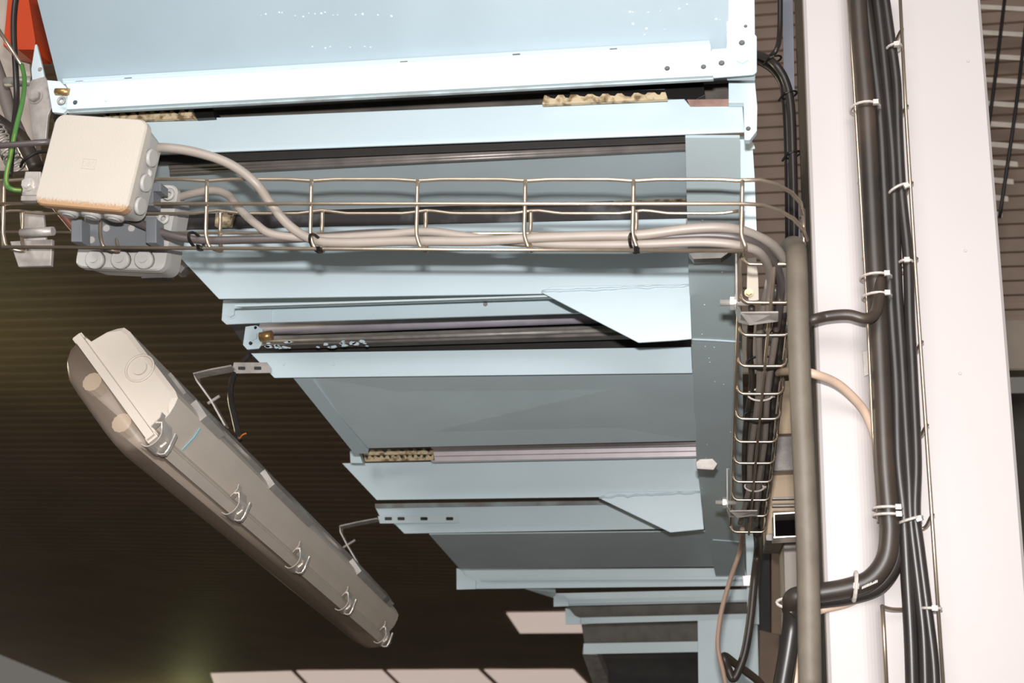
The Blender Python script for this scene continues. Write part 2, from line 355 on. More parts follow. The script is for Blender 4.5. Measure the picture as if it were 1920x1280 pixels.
# right underside strip running the whole length
quad('underside_strip', [B(1285, 258), B(1387, 258), B(1397, 1078), B(1342, 1078), B(1321, 990), B(1306, 860), B(1296, 640), B(1290, 480)], .004, mat('blue_grey_strip_paint', (200, 214, 217), .45, var=.05, scale=6, bump=.1), cv)
for y, xa_, xb_ in ((637, 1297, 1388), (1013, 1336, 1396)):
    tube('weld_seam', [B(xa_, y - 2) - N * .001, B((xa_ + xb_) / 2, y) - N * .001, B(xb_, y + 3) - N * .001], .0016, BLUE, cv, seg=6)
rnd = random.Random(4)
for k in range(22):
    y = rnd.uniform(290, 1000); x = rnd.uniform(1310, 1380); c = B(x, y); bm = bmesh.new(); sweep(bm, [c, c - N * .001], [.0014, .0006], 6); link('paint_drip', bm, BLUE, cv)
def recess(rows_near, Yn, rows_far, Yf, m=BLUE2, name='recessed_sheet'):
    (xa, ya), (xb, yb) = rows_near; (xc, yc), (xd, yd) = rows_far
    return quad(name, [P(xa, ya, Yn), P(xb, yb, Yn), P(xd, yd, Yf), P(xc, yc, Yf)], .003, m, cv)
# recess one: rail, sheet, grime strip
recess(((200, 290), (1290, 245)), 1.335, ((330, 402), (1292, 372)), 1.57)
for dy, r in ((0, .006), (8, .0035), (13, .0028)):
    cyl('rail', P(320, 311 + dy, 1.37), P(1289, 265 + dy, 1.37), r, DARKST, cv, smooth=True, seg=10)
plate('rail_shadow_web', [(180, 292), (1289, 250), (1289, 266), (200, 312)], 1.345, .003, DARK, cv)  # dark colour stands for the black shadow between beam and rail
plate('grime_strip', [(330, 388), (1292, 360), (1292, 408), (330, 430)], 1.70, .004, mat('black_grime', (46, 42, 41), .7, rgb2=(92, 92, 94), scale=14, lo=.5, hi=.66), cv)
comb([(1150, 368), (1290, 364), (1290, 376), (1150, 379)], 1.69, 7, 3)
comb([(404, 398), (440, 396), (432, 424), (402, 424)], 1.69, 2, 5)
# beam two with its gusset
Y2 = 1.70
plate('cross_beam', [(285, 427), (1288, 404), (1293, 546), (410, 560)], Y2 + .004, .005, BLUE, cv, bev=.001)
tube('worn_top_edge', PP([(285, 426, Y2 + .004), (800, 415, Y2 + .004), (1288, 403, Y2 + .004)]), .003, RUST, cv, seg=6, n=1)
plate('gusset', [(1013, 547), (1034, 536), (1293, 532), (1297, 635), (1266, 638), (1197, 642)], Y2, .005, BLUE, cv, bev=.001)
def weld(a, b, Y, r=.0022):
    n = 26; pts = []; rnd = random.Random(int(a[0]))
    for k in range(n): t = k / (n - 1); pts.append(P(a[0] + (b[0] - a[0]) * t, a[1] + (b[1] - a[1]) * t + rnd.uniform(-2, 2), Y))
    bm = bmesh.new(); sweep(bm, pts, [r * rnd.uniform(.6, 1.3) for _ in pts], 6); link('weld_bead', bm, BLUE, cv, True)
weld((1016, 546), (1292, 535), Y2 - .0005)
plate('white_clip', [(1286, 409), (1380, 402), (1380, 416), (1286, 421)], 1.66, .01, ALU, cv)
plate('clamp_block', [(1290, 474), (1372, 470), (1352, 484), (1300, 486)], 1.55, .02, GALV, cv)
# behind beam two
Yb = 1.86
plate('cross_beam', [(452, 560), (1294, 540), (1294, 580), (452, 606)], Yb, .006, BLUE, cv)
plate('corner_plate', [(418, 562), (455, 560), (508, 574), (508, 604), (424, 608), (415, 600)], Yb - .004, .004, BLUE, cv, bev=.001)
hexbolt(434, 587, Yb - .004, .009, BLUE, cv); screw(910, 570, Yb, .004, GALV, cv)
plate('corner_plate', [(460, 612), (480, 609), (492, 616), (490, 645), (484, 653), (463, 655), (455, 646)], 1.94, .005, BLUE, cv, bev=.001)
hexbolt(476, 631, 1.94, .009, BLUE, cv); screw(470, 643, 1.94, .004, BLACK, cv); screw(479, 614, 1.94, .003, BLACK, cv)
cyl('brass_spacer', P(488, 632, 1.935), P(510, 628, 1.935), .009, BRASS, cv, smooth=True)
cyl('roller', P(490, 617, 2.06), P(1296, 587, 2.06), .0122, ROLL, cv, smooth=True, seg=20)
box_a, box_b = P(486, 643, 2.06), P(1296, 619, 2.06)
ribbon('guide_rail', [box_a, box_b], .019, .03, UP, DARKST, cv)
cyl('guide_rod', P(486, 640, 2.03), P(1296, 614, 2.03), .004, GALV, cv, smooth=True, seg=10)
rnd = random.Random(9); bm = bmesh.new()
for k in range(26):
    x = rnd.choice((rnd.uniform(500, 545), rnd.uniform(590, 690))); y = 653 - (x - 490) * .018 - rnd.uniform(0, 12); r = rnd.uniform(.002, .006)
    c = P(x, y, 2.02); prism_bm(bm, [c + Vector((r * math.cos(a) * rnd.uniform(.8, 2), 0, r * math.sin(a) * rnd.uniform(.3, .8))) for a in [k2 * math.pi / 3 for k2 in range(6)]], FW * .003)
link('paint_flakes', bm, BLUE, cv, kind='stuff')
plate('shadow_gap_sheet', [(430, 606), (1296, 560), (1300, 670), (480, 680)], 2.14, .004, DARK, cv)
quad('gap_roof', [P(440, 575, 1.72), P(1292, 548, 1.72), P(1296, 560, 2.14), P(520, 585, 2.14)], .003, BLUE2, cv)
# beam three
plate('cross_beam', [(470, 662), (1296, 650), (1298, 699), (514, 708)], 1.95, .005, BLUE, cv, bev=.001)
screw(533, 683, 1.95, .003, BLUE, cv, 'paint_blister'); screw(626, 683, 1.95, .003, BLUE, cv, 'paint_blister')
# recess two
recess(((575, 705), (1300, 695)), 1.965, ((690, 840), (1306, 826)), 2.24)
quad('left_flange', [P(548, 706, 1.96), P(582, 706, 1.96), P(690, 850, 2.27), P(664, 850, 2.27)], .01, BLUE, cv)
plate('end_post', [(656, 845), (672, 845), (680, 868), (657, 868)], 2.45, .02, BLUE, cv)
for k, (ya, yb, h) in enumerate(((838, 828, 7), (847, 837, 8), (856, 846, 9))):
    plate('aluminium_profile', [(808, ya), (1306, yb), (1306, yb + h), (808, ya + h)], 2.47 + .006 * (2 - k), .02, ALU, cv)
comb([(680, 843), (810, 840), (812, 851), (682, 853)], 2.45, 8, 6); comb([(682, 854), (812, 852), (814, 862), (684, 865)], 2.46, 12, 8)
# beam four, gusset
plate('cross_beam', [(641, 868), (1306, 857), (1314, 929), (706, 937)], 2.55, .006, BLUE, cv, bev=.001)
plate('gusset', [(1122, 933), (1142, 922), (1313, 920), (1320, 992), (1257, 998)], 2.545, .006, BLUE, cv, bev=.001)
weld((1124, 932), (1312, 923), 2.544)
plate('cross_beam', [(703, 950), (1250, 940), (1318, 950), (1318, 990), (758, 1000), (742, 984), (712, 968)], 2.80, .006, BLUE, cv, bev=.001)
plate('worn_top_edge', [(703, 944), (1250, 936), (1250, 944), (703, 952)], 2.79, .006, mat('dusty_blue_edge', (150, 162, 162), .6, rgb2=(110, 100, 96)), cv)
for x in (795, 843): screw(x, 972, 2.80, .006, GALV, cv)
recess(((805, 1002), (1330, 996)), 2.82, ((862, 1066), (1345, 1062)), 3.12, BLUE2)
# lower far steps
Y6 = 3.28
plate('cross_beam', [(857, 1066), (1397, 1064), (1402, 1098), (857, 1104)], Y6, .01, BLUE2, cv)
plate('bright_lip', [(900, 1083), (1400, 1080), (1400, 1086), (900, 1089)], Y6 - .012, .012, BLUE, cv)
plate('bright_lip', [(857, 1095), (1402, 1090), (1402, 1098), (857, 1104)], Y6 - .016, .016, BLUE, cv)
plate('corner_plate', [(856, 1065), (864, 1066), (872, 1078), (892, 1088), (892, 1104), (856, 1105)], Y6 - .022, .006, BLUE, cv)
plate('cross_beam', [(1040, 1112), (1402, 1104), (1404, 1128), (1040, 1136)], 3.47, .01, BLUE2, cv)
plate('bright_lip', [(1060, 1124), (1404, 1117), (1404, 1125), (1060, 1132)], 3.45, .02, BLUE, cv)
plate('corner_plate', [(1038, 1112), (1056, 1116), (1066, 1126), (1066, 1136), (1038, 1137)], 3.44, .01, BLUE, cv)
quad('side_gusset', [P(985, 1104, 3.3), P(1042, 1110, 3.42), P(1042, 1122, 3.46), P(1035, 1116, 3.46)], .01, BLUE2, cv)
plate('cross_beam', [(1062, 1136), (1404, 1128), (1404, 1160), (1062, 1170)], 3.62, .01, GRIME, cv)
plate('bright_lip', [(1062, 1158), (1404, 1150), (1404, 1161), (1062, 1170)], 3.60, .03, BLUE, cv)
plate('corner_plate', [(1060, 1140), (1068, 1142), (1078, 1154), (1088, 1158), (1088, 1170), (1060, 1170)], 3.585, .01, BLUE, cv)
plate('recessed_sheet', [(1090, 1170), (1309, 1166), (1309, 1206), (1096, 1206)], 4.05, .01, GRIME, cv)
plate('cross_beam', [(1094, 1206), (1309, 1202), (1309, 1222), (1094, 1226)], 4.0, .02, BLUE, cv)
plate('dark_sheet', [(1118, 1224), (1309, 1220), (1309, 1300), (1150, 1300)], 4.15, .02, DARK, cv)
quad('side_leg', [P(1092, 1226, 4.0), P(1120, 1228, 4.0), P(1160, 1320, 4.3), P(1125, 1320, 4.3)], .03, GALV, cv)
plate('far_post', [(1308, 1162), (1420, 1158), (1424, 1330), (1310, 1330)], 3.47, .06, BLUE, cv)
plate('far_post', [(1398, 1000), (1418, 1000), (1424, 1170), (1402, 1170)], 3.4, .03, BLUE, cv)
plate('post_clip', [(1392, 1078), (1416, 1078), (1418, 1098), (1394, 1098)], 3.2, .02, ALU, cv)

DS = 1.1
# ================================================================== horizontal wire cable basket
TY, TB = 1.09, 1.118
tr = thing('wire_cable_basket', 'long horizontal wire cable basket running across in front of the blue beams', 'cable basket', P(700, 467, 1.1))
rx = [0 - 205 + 8, 8, 190, 388, 584, 783, 985, 1188]
def wavy(x0_, x1_, y, Y, amp, marks, sgn=1):
    pts = []; x = x0_
    while x <= x1_ + .1:
        d = min(abs(x - m) for m in marks); pts.append(P(x, y + sgn * amp * max(0, 1 - d / 45.) ** 1.0, Y)); x += 15
    return pts
WR = .0021
def wire(name, pts, par=tr, r=WR, n=1, seg=8): return tube(name, pts, r, WIRE, par, seg=seg, n=n)
wire('long_wire', wavy(-60, 1392, 336, TY + .003, 3, rx + [1392]) + PP([(1425, 337, 1.095), (1455, 345, 1.105), (1483, 360, 1.12), (1501, 380, 1.14), (1506, 400, 1.16)]))
wire('long_wire', PP([(-60, 382, TY - .003), (700, 382, TY - .003), (1395, 382, TY - .003), (1430, 384, 1.095), (1460, 394, 1.105), (1488, 410, 1.12), (1506, 430, 1.14), (1513, 450, 1.16)]))
wire('long_wire', PP([(5, 463, TY - .003), (700, 467, TY - .003), (1394, 470, TY - .003)]))
wire('long_wire', PP([(-40, 435, TB), (700, 438, TB), (1392, 436, TB)]), r=.0018)
wire('long_wire', wavy(-40, 1392, 400, TB + .002, -6, [m + 20 for m in rx] + [1395]), r=.0018)
for x in rx[1:] + [1392]:
    b = (1400 - x) * .025
    wire('cross_wire', PP([(x, 338, TY), (x - 1, 395, TY), (x - 2, 432, TY), (x, 447, TY), (x + 6, 463, TY + .002), (x + b + 2, 470, TY + .012), (x + b - 1, 455, TB - .008), (x + b - 1, 437, TB), (x + b, 415, TB), (x + b, 396, TB)]), n=4)
wire('end_wire', PP([(1506, 392, 1.17), (1507, 440, 1.17), (1508, 485, 1.18)]))
wire('end_wire', PP([(5, 462, TY), (6, 420, TY), (2, 340, TY)]))
# receding basket under the right-hand strip
T = ray(1334, 1835).normalized()
tv = thing('wire_cable_basket', 'narrow wire cable basket receding along the blue strip beside the conduit', 'cable basket', P(1430, 700, 1.5))
C0 = P(1440, 567, 1.245); Tn = AX.cross(T).normalized(); TX = T.cross(Tn)
def TT(px, py): # pixel on the lower face of the receding basket
    return on_plane(px, py, C0, Tn)
rowsT = [495, 567, 628, 686, 738, 785, 828, 868, 903, 937, 967, 997]
def lerp(a, b, t): return a + (b - a) * t
legh = .034
for i, y in enumerate(rowsT):
    xl = lerp(1393, 1371, (y - 500) / 495.); xr = lerp(1500, 1437, (y - 495) / 500.)
    a = TT(xl, y); d = TT(xr, y); wdt = (d - a).length; ux = (d - a).normalized(); r = .013
    pts = [a + Tn * legh, a + Tn * r * 1.2, a + Tn * r * .4 + ux * r * .12, a + ux * r * .45 + Tn * r * .08, a + ux * r, d - ux * r, d - ux * r * .45 + Tn * r * .08, d + Tn * r * .4 - ux * r * .12, d + Tn * r * 1.2, d + Tn * legh]
    wire('cross_wire', pts, tv, .0022, 3)
for (xa_, ya_, xb_, yb_, h) in ((1390, 480, 1370, 1000, .028), (1390, 480, 1370, 1000, .012), (1497, 500, 1436, 1000, .028), (1497, 500, 1436, 1000, .012), (1452, 495, 1404, 1000, -.002),):
    wire('long_wire', [TT(xa_, ya_) + Tn * h, TT(xb_, yb_) + Tn * h], tv, .0019)
# clamps holding it
def clamp(y, xl, label):
    k = thing('basket_clamp', label, 'clamp', TT(xl, y))
    s = {567: 1., 942: .72}[y]; Yc = TT(xl, y).y / DS
    ribbon('clamp_strap', PP([(xl - 4 * s, y - 85 * s, Yc + .03), (xl - 3 * s, y + 10, Yc + .02), (xl, y + 22 * s, Yc), (xl + 14 * s, y + 30 * s, Yc - .05), (xl + 75 * s, y + 26 * s, Yc - .05)]), .018, .0022, T, GALV, k)
    cyl('threaded_rod', P(xl - 34 * s, y, Yc + .02), P(xl + 20 * s, y, Yc + .02), .0038, CHROME, k, smooth=True)
    cyl('hex_nut', P(xl - 15 * s, y, Yc + .02), P(xl - 7 * s, y, Yc + .02), .0085, CHROME, k, seg=6)
    cyl('washer', P(xl - 6 * s, y, Yc + .02), P(xl - 4 * s, y, Yc + .02), .010, CHROME, k)
    return k
clamp(567, 1384, 'galvanised clamp strap with threaded bolt at the near end of the receding basket')
kf = clamp(942, 1366, 'galvanised clamp strap with threaded bolt at the far end of the receding basket')
plate('bent_tab', [(1304, 866), (1312, 860), (1336, 859), (1346, 869), (1338, 881), (1306, 879)], TT(1366, 942).y / DS + .05, .012, GALV, kf, bev=.001)
hb = thing('holding_bracket', 'beige painted bracket with a yellowish bolt behind the basket corner', 'bracket', P(1410, 560, 1.4))
plate('bracket_plate', [(1401, 484), (1418, 482), (1422, 520), (1423, 562), (1404, 566), (1400, 540)], 1.38, .006, mat('beige_bracket_paint', (190, 178, 162), .5), hb, bev=.001)
hexbolt(1404, 549, 1.378, .0042, mat('yellow_zinc', (190, 172, 136), .4, .4), hb)
dn = thing('dome_fitting', 'small grey domed fitting with a round knob behind the basket corner', 'fitting', P(1395, 415, 1.5))
plate('fitting_block', [(1378, 396), (1390, 395), (1392, 424), (1384, 428), (1378, 424)], 1.44, .012, GREYP, dn, bev=.003)
cyl('knob', P(1402, 412, 1.43), P(1402, 412, 1.45), .0085, GREYP, dn, smooth=True, bev=.002); hexbolt(1373, 421, 1.44, .005, CHROME, dn)

# ================================================================== cables in the baskets
tag(tube('grey_cable', PP([(262, 280, 1.06), (310, 277, 1.055), (370, 286, 1.06), (430, 307, 1.07), (478, 342, 1.08), (510, 385, 1.10), (545, 425, 1.105), (590, 450, 1.105), (650, 455, 1.105), (760, 452, 1.105), (900, 452, 1.105), (1000, 446, 1.105), (1110, 442, 1.105), (1200, 440, 1.105),
     (1300, 428, 1.105), (1370, 428, 1.11), (1420, 443, 1.13), (1455, 466, 1.16), (1475, 500, 1.2), (1478, 545, 1.25), (1468, 590, 1.30)]), .0051, CGREY, seg=12), 'light grey cable arching from the beige junction box and along the basket', 'cable')
tag(tube('grey_cable', PP([(322, 374, 1.15), (360, 363, 1.14), (400, 357, 1.135), (428, 366, 1.13), (450, 392, 1.12), (480, 420, 1.11), (515, 440, 1.108), (600, 446, 1.112), (720, 440, 1.113), (800, 434, 1.113), (900, 446, 1.113), (1050, 458, 1.11), (1200, 458, 1.108), (1320, 454, 1.108), (1395, 462, 1.115), (1430, 480, 1.14), (1445, 520, 1.2), (1442, 570, 1.26), (1440, 620, 1.32)]), .0046, CGREY, seg=12), 'light grey cable curving up out of the lower grey junction box into the basket', 'cable')
tag(tube('dark_cable', PP([(225, 402, 1.10), (270, 422, 1.095), (320, 441, 1.10), (380, 450, 1.105), (470, 449, 1.108), (560, 447, 1.114), (680, 438, 1.116), (760, 437, 1.116), (850, 445, 1.116), (1000, 455, 1.114), (1150, 452, 1.113), (1250, 444, 1.112), (1340, 441, 1.112), (1400, 450, 1.118), (1440, 476, 1.15), (1462, 520, 1.2), (1462, 570, 1.26), (1455, 620, 1.32)]), .0046, CDARK, seg=12), 'dark grey cable sagging from under the junction boxes along the basket', 'cable')
for k, (l, m, r, lb) in enumerate((
    ([(1443, 540), (1424, 640), (1424, 740), (1408, 860), (1404, 930), (1388, 990)], CGREY, .0042, 'leftmost pale grey cable lying inside the receding basket'),
    ([(1455, 560), (1437, 650), (1428, 740), (1420, 840), (1414, 930), (1405, 990)], CDARK, .0042, 'middle dark grey cable lying inside the receding basket'),
    ([(1463, 580), (1452, 660), (1440, 740), (1434, 840), (1422, 920), (1418, 985)], CGREY, .0042, 'pale grey cable on the conduit side inside the receding basket'),
    ([(1410, 600), (1406, 680), (1410, 740), (1398, 830), (1396, 910), (1400, 985)], CBROWN, .004, 'dusty brown cable against the strip side inside the receding basket'),
    ([(1470, 600), (1460, 690), (1448, 790), (1440, 880), (1430, 960), (1425, 1000)], CBLACK, .0045, 'black cable nearest the conduit inside the receding basket'))):
    tag(tube('basket_cable', [TT(x, y) + Tn * (.010 + .004 * (k % 2) + .004 * (k > 2)) for x, y in l], r, m, seg=10), lb, 'cable')
tag(tube('hanging_cable', [TT(1392, 996) + Tn * .004] + PP([(1388, 1030, 2.15), (1368, 1090, 2.15), (1352, 1150, 2.15), (1346, 1210, 2.15), (1356, 1260, 2.15), (1368, 1320, 2.15)]), .0042, mat('pinkish_brown_sheath', (172, 142, 124), .5), seg=10), 'thin pinkish-brown cable hanging from the far end of the receding basket', 'cable')
tag(tube('hanging_cable', [TT(1420, 1000) + Tn * .004] + PP([(1421, 1030, 2.2), (1414, 1090, 2.2), (1407, 1160, 2.2), (1397, 1220, 2.2), (1384, 1258, 2.2), (1374, 1272, 2.2), (1366, 1255, 2.2), (1358, 1230, 2.2), (1380, 1245, 2.25), (1420, 1275, 2.3), (1440, 1300, 2.3)]), .0075, CBROWN, seg=12), 'thick dark cable hanging in a loop from the far end of the receding basket', 'cable')
def loop_tie(name, c, rx_, ry_, u, v, m, label, group, r=.0016, head=None):
    bm = bmesh.new(); sweep(bm, [c + u * (rx_ * math.cos(a)) + v * (ry_ * math.sin(a)) for a in [math.radians(20 * k) for k in range(18)]], r, 6, True)
    hd = head if head is not None else c + u * rx_
    box_bm(bm, hd, u * .0032, v * .0028, u.cross(v) * .003)
    return tag(link(name, bm, m), label, 'cable tie', group)
for x, y, lb in ((368, 458, 'black cable tie on the basket nearest the junction boxes'), (593, 462, 'black cable tie on the basket under the second cross wire from the junction boxes'), (1188, 462, 'black cable tie on the basket before its corner')):
    loop_tie('cable_tie', P(x, y - 6, 1.1), .010, .013, (UP * .8 - FW * .6), AX * .25 + FW, BLACK, lb, 'black cable ties', .0019, P(x + 6, y + 6, 1.084))
loop_tie('cable_tie', TT(1432, 690) + Tn * .008, .022, .010, TX, Tn, BLACK, 'black cable tie across the receding basket near its near end', 'black cable ties', .0018)
loop_tie('cable_tie', TT(1426, 752) + Tn * .010, .017, .009, TX, Tn, TIEW, 'pale nylon tie around cables in the middle of the receding basket', 'pale cable ties', .0015)
loop_tie('cable_tie', TT(1415, 922) + Tn * .010, .016, .009, TX, Tn, TIEW, 'pale nylon tie around cables at the far end of the receding basket', 'pale cable ties', .0015)
loop_tie('cable_tie', TT(1424, 790) + Tn * .008, .022, .010, TX, Tn, BLACK, 'black cable tie across the middle of the receding basket', 'black cable ties', .0018)

# ================================================================== junction boxes
def jbox(label, pix, Y, depth, lidm, bodym, nm='junction_box'):
    """pix: four face corners (tl, tr, br, bl) of the lid on the plane Y"""
    tl, tr_, br, bl = [P(x, y, Y) for x, y in pix]
    c = (tl + tr_ + br + bl) / 4; u = ((tr_ + br) - (tl + bl)) / 4; v = ((tl + tr_) - (bl + br)) / 4
    hw, hh = u.length, v.length; u = u.normalized(); v = (v - u * v.dot(u)).normalized(); n = u.cross(v)
    if n.y > 0: n = -n
    t = thing(nm, label, 'junction box', c - v * hh)
    def sec(d, s, r=.011): return [c + u * a + v * b + n * d for a, b in rrect(0, 0, hw * s, hh * s, r)]
    bm = bmesh.new(); loft(bm, [sec(-.012, 1.0), sec(-.0025, 1.0), sec(0, .975)]); lid = link('lid', bm, lidm, t, False)
    bm = bmesh.new(); loft(bm, [sec(-depth, .90), sec(-.02, .95), sec(-.012, .95)]); body = link('body', bm, bodym, t, False)
    return t, c, u, v, n, hw, hh, lid, body
jb, c, u, v, n, hw, hh, lid, body = jbox('beige square junction box with closed lid on the left end of the basket', [(92, 213), (264, 223), (250, 398), (76, 381)], 1.015, .05, BEIGE, GREYP)
fc = bpy.data.curves.new('t', 'FONT'); fc.body = 'OBO'; fc.size = .0085; fc.extrude = .0002; fc.align_x = 'CENTER'; fc.align_y = 'CENTER'
fo = bpy.data.objects.new('t', fc); me = bpy.data.meshes.new_from_object(fo); bpy.data.objects.remove(fo)
bm = bmesh.new(); bm.from_mesh(me); c2 = c - u * .001 - v * .003
for vv in bm.verts: vv.co = c2 + u * vv.co.x * 1.0 + v * vv.co.y + n * (vv.co.z + .00015)
link('embossed_lettering', bm, BEIGE, lid)
for du, dv, a, b in ((0, .0058, .0085, .0003), (0, -.0058, .0085, .0003), (.0085, 0, .0003, .0058), (-.0085, 0, .0003, .0058)):
    box('embossed_border', c2 + u * du + v * dv + n * .0002, u * a, v * b, n * .0003, BEIGE, lid)
# stained lower edge of the lid: sandy wear with its own ragged shape
lm = BEIGE.copy(); lm.name = 'beige_plastic_worn_edge'; nt = lm.node_tree; bs = nt.nodes['Principled BSDF']; tcn = nt.nodes.new('ShaderNodeTexCoord')
src = bs.inputs['Base Color'].links[0].from_socket; cl_ = c - wloc(lid)
dp = nt.nodes.new('ShaderNodeVectorMath'); dp.operation = 'SUBTRACT'; dp.inputs[1].default_value = cl_; nt.links.new(tcn.outputs['Object'], dp.inputs[0])
dt = nt.nodes.new('ShaderNodeVectorMath'); dt.operation = 'DOT_PRODUCT'; dt.inputs[1].default_value = -v; nt.links.new(dp.outputs[0], dt.inputs[0])
mr = nt.nodes.new('ShaderNodeMapRange'); mr.inputs[1].default_value = hh * .72; mr.inputs[2].default_value = hh * 1.0; nt.links.new(dt.outputs['Value'], mr.inputs[0])
nz = nt.nodes.new('ShaderNodeTexNoise'); nz.inputs['Scale'].default_value = 420; nz.inputs['Detail'].default_value = 4; nt.links.new(tcn.outputs['Object'], nz.inputs[0])
ad = nt.nodes.new('ShaderNodeMath'); ad.operation = 'MULTIPLY_ADD'; ad.inputs[1].default_value = 1.1; nt.links.new(mr.outputs[0], ad.inputs[0]); nt.links.new(nz.outputs['Fac'], ad.inputs[2])
rm = nt.nodes.new('ShaderNodeMapRange'); rm.inputs[1].default_value = .95; rm.inputs[2].default_value = 1.25; nt.links.new(ad.outputs[0], rm.inputs[0])
mxn = nt.nodes.new('ShaderNodeMix'); mxn.data_type = 'RGBA'; nt.links.new(rm.outputs[0], mxn.inputs['Factor']); nt.links.new(src, mxn.inputs['A']); mxn.inputs['B'].default_value = lin((168, 132, 98)); nt.links.new(mxn.outputs['Result'], bs.inputs['Base Color'])
lid.data.materials[0] = lm
for k in (-.55, -.05, .45):
    q = c + u * hw * k - v * hh * .96 - n * .030
    cyl('grommet', q + v * .004, q - v * .003, .0105, GREYP, body, smooth=True, bev=.001); cyl('grommet_ring', q - v * .003, q - v * .0042, .0065, GREYP, body)
for k in (-.7, -.2, .35):
    q = c + v * hh * k + u * hw * .93 - n * .026
    cyl('grommet', q, q + u * .006, .0095, GREYP, body, smooth=True, bev=.001)
for x, y in ((273, 326), (268, 262)):
    q = P(x, y, 1.045); bm = bmesh.new(); sweep(bm, [q + u * .0055 * math.cos(a) + v * .0055 * math.sin(a) for a in [math.radians(24 * k) for k in range(15)]], .003, 6, True); link('mounting_lug', bm, GREYP, body, True)
jb2, c, u, v, n, hw, hh, lid, body = jbox('grey junction box seen from below behind the basket wires', [(150, 342), (322, 348), (318, 505), (158, 500)], 1.135, .05, GREYP, GREYP)
plate('mounting_plate', [(160, 405), (292, 405), (292, 465), (165, 465)], 1.112, .003, MIDP, body)
for x in (180, 228, 272):
    q = P(x, 485, 1.13); cyl('grommet', q + FW * .004, q - FW * .006 - UP * .003, .0105, GREYP, body, smooth=True, bev=.001); cyl('grommet_ring', q - FW * .006, q - FW * .0075, .0065, GREYP, body)
    bm = bmesh.new(); 
for x, y, sx, sy in ((143, 432, 10, 21), (283, 432, 10, 23), (275, 370, 12, 15), (292, 350, 9, 8)):
    plate('wire_clip', [(x - sx, y - sy), (x + sx, y - sy), (x + sx, y + sy), (x - sx, y + sy)], 1.085, .02, MIDP, body, bev=.001)
for x, y in ((200, 428), (247, 428), (172, 450)):
    q = P(x, y, 1.112); cyl('slot_cap', q, q - FW * .001, .004, GREYP, body)
for x, y in ((316, 364), (306, 409)):
    q = P(x, y, 1.125); bm = bmesh.new(); sweep(bm, [q + u * .0055 * math.cos(a) + v * .0055 * math.sin(a) for a in [math.radians(24 * k) for k in range(15)]], .0028, 6, True); link('mounting_lug', bm, GREYP, body, True)
# brackets at the left basket end
k = thing('basket_bracket', 'galvanised bracket with a bright hex bolt left of the beige junction box', 'bracket', P(58, 375, 1.06))
plate('bracket_plate', [(47, 321), (76, 321), (76, 366), (40, 366)], 1.06, .004, GALV, k, bev=.001); plate('folded_foot', [(39, 366), (76, 366), (74, 376), (38, 376)], 1.05, .01, GALV, k, bev=.001)
hexbolt(54, 346, 1.06, .006, CHROME, k)
k = thing('basket_bracket', 'galvanised angle bracket hanging under the left end of the basket', 'bracket', P(65, 500, 1.12))
plate('bracket_plate', [(36, 395), (80, 395), (88, 470), (40, 470)], 1.125, .005, GALV, k, bev=.001)
plate('folded_foot', [(18, 452), (98, 448), (95, 498), (34, 500)], 1.115, .006, GALV, k, bev=.001); cyl('bracket_pin', P(40, 437, 1.1), P(100, 433, 1.1), .005, GALV, k, smooth=True)

# ================================================================== clutter at the left edge
ob = thing('orange_box', 'orange-red enamelled box at the top left corner', 'box', P(40, 118, 1.4))
plate('box_front', [(12, -60), (44, -60), (66, 76), (64, 93), (34, 93), (6, 86), (14, 0)], 1.38, .05, ORANGE, ob)
quad('box_underside', [P(6, 86, 1.385), P(64, 93, 1.385), P(58, 121, 1.46), P(34, 114, 1.46)], .003, ORANGE, ob)
tag(plate('machine_cover', [(-60, -80), (40, -80), (60, 180), (70, 320), (-60, 320)], 1.75, .02, mat('dull_beige_cover', (196, 180, 168), .6, var=.06)), 'dull beige machine cover behind the orange box at the left edge', 'panel')
gb = thing('gusset_bracket', 'galvanised bracket plate with a hex bolt beside the end of the top beam', 'bracket', P(75, 250, 1.24))
plate('bracket_plate', [(58, 150), (84, 143), (94, 160), (102, 190), (90, 216), (86, 262), (62, 262), (50, 172)], 1.245, .005, GALV, gb, bev=.001)
plate('upper_arm', [(65, 84), (68, 82), (80, 130), (84, 150), (60, 150), (58, 130)], 1.26, .005, BLUE2, gb, bev=.001)
hexbolt(67, 181, 1.245, .0085, GALV, gb); screw(75, 130, 1.26, .0035, GALV, gb); screw(80, 156, 1.25, .006, GALV, gb)
tag(tube('black_cable', PP([(34, -30, 1.22), (27, 20, 1.22), (26, 70, 1.22), (30, 140, 1.22), (31, 190, 1.22), (24, 260, 1.2), (18, 330, 1.2)]), .0038, CBLACK), 'black cable falling past the orange box at the left edge', 'cable')
tag(tube('black_cable', PP([(-40, 275, 1.03), (30, 271, 1.03), (90, 266, 1.04), (110, 266, 1.06)]), .0034, CDARK), 'dark cable entering the beige junction box from the left', 'cable')
tag(tube('black_cable', PP([(100, 283, 1.12), (70, 286, 1.12), (46, 300, 1.12), (38, 312, 1.13)]), .002, BLACK), 'thin black lead curling behind the beige junction box', 'cable')
ew = thing('earth_wire', 'green and yellow earth wire looping down at the left edge', 'wire', P(20, 358, 1.06))
ept = spline(PP([(41, 122, 1.10), (46, 150, 1.09), (42, 190, 1.07), (30, 240, 1.06), (20, 290, 1.05), (12, 330, 1.05), (14, 348, 1.05), (24, 355, 1.05), (40, 357, 1.055)]), 10)
tube('green_sheath', ept, .0026, GREENY, ew, n=1); tube('yellow_stripe', [p + Vector((.0012, -.0014, 0)) for p in ept[len(ept) // 2 - 8:]], .001, YELL, ew, n=1)
tube('yellow_stripe', [p + Vector((-.0016, -.0010, 0)) for p in ept[:len(ept) // 2]], .0009, YELL, ew, n=1)
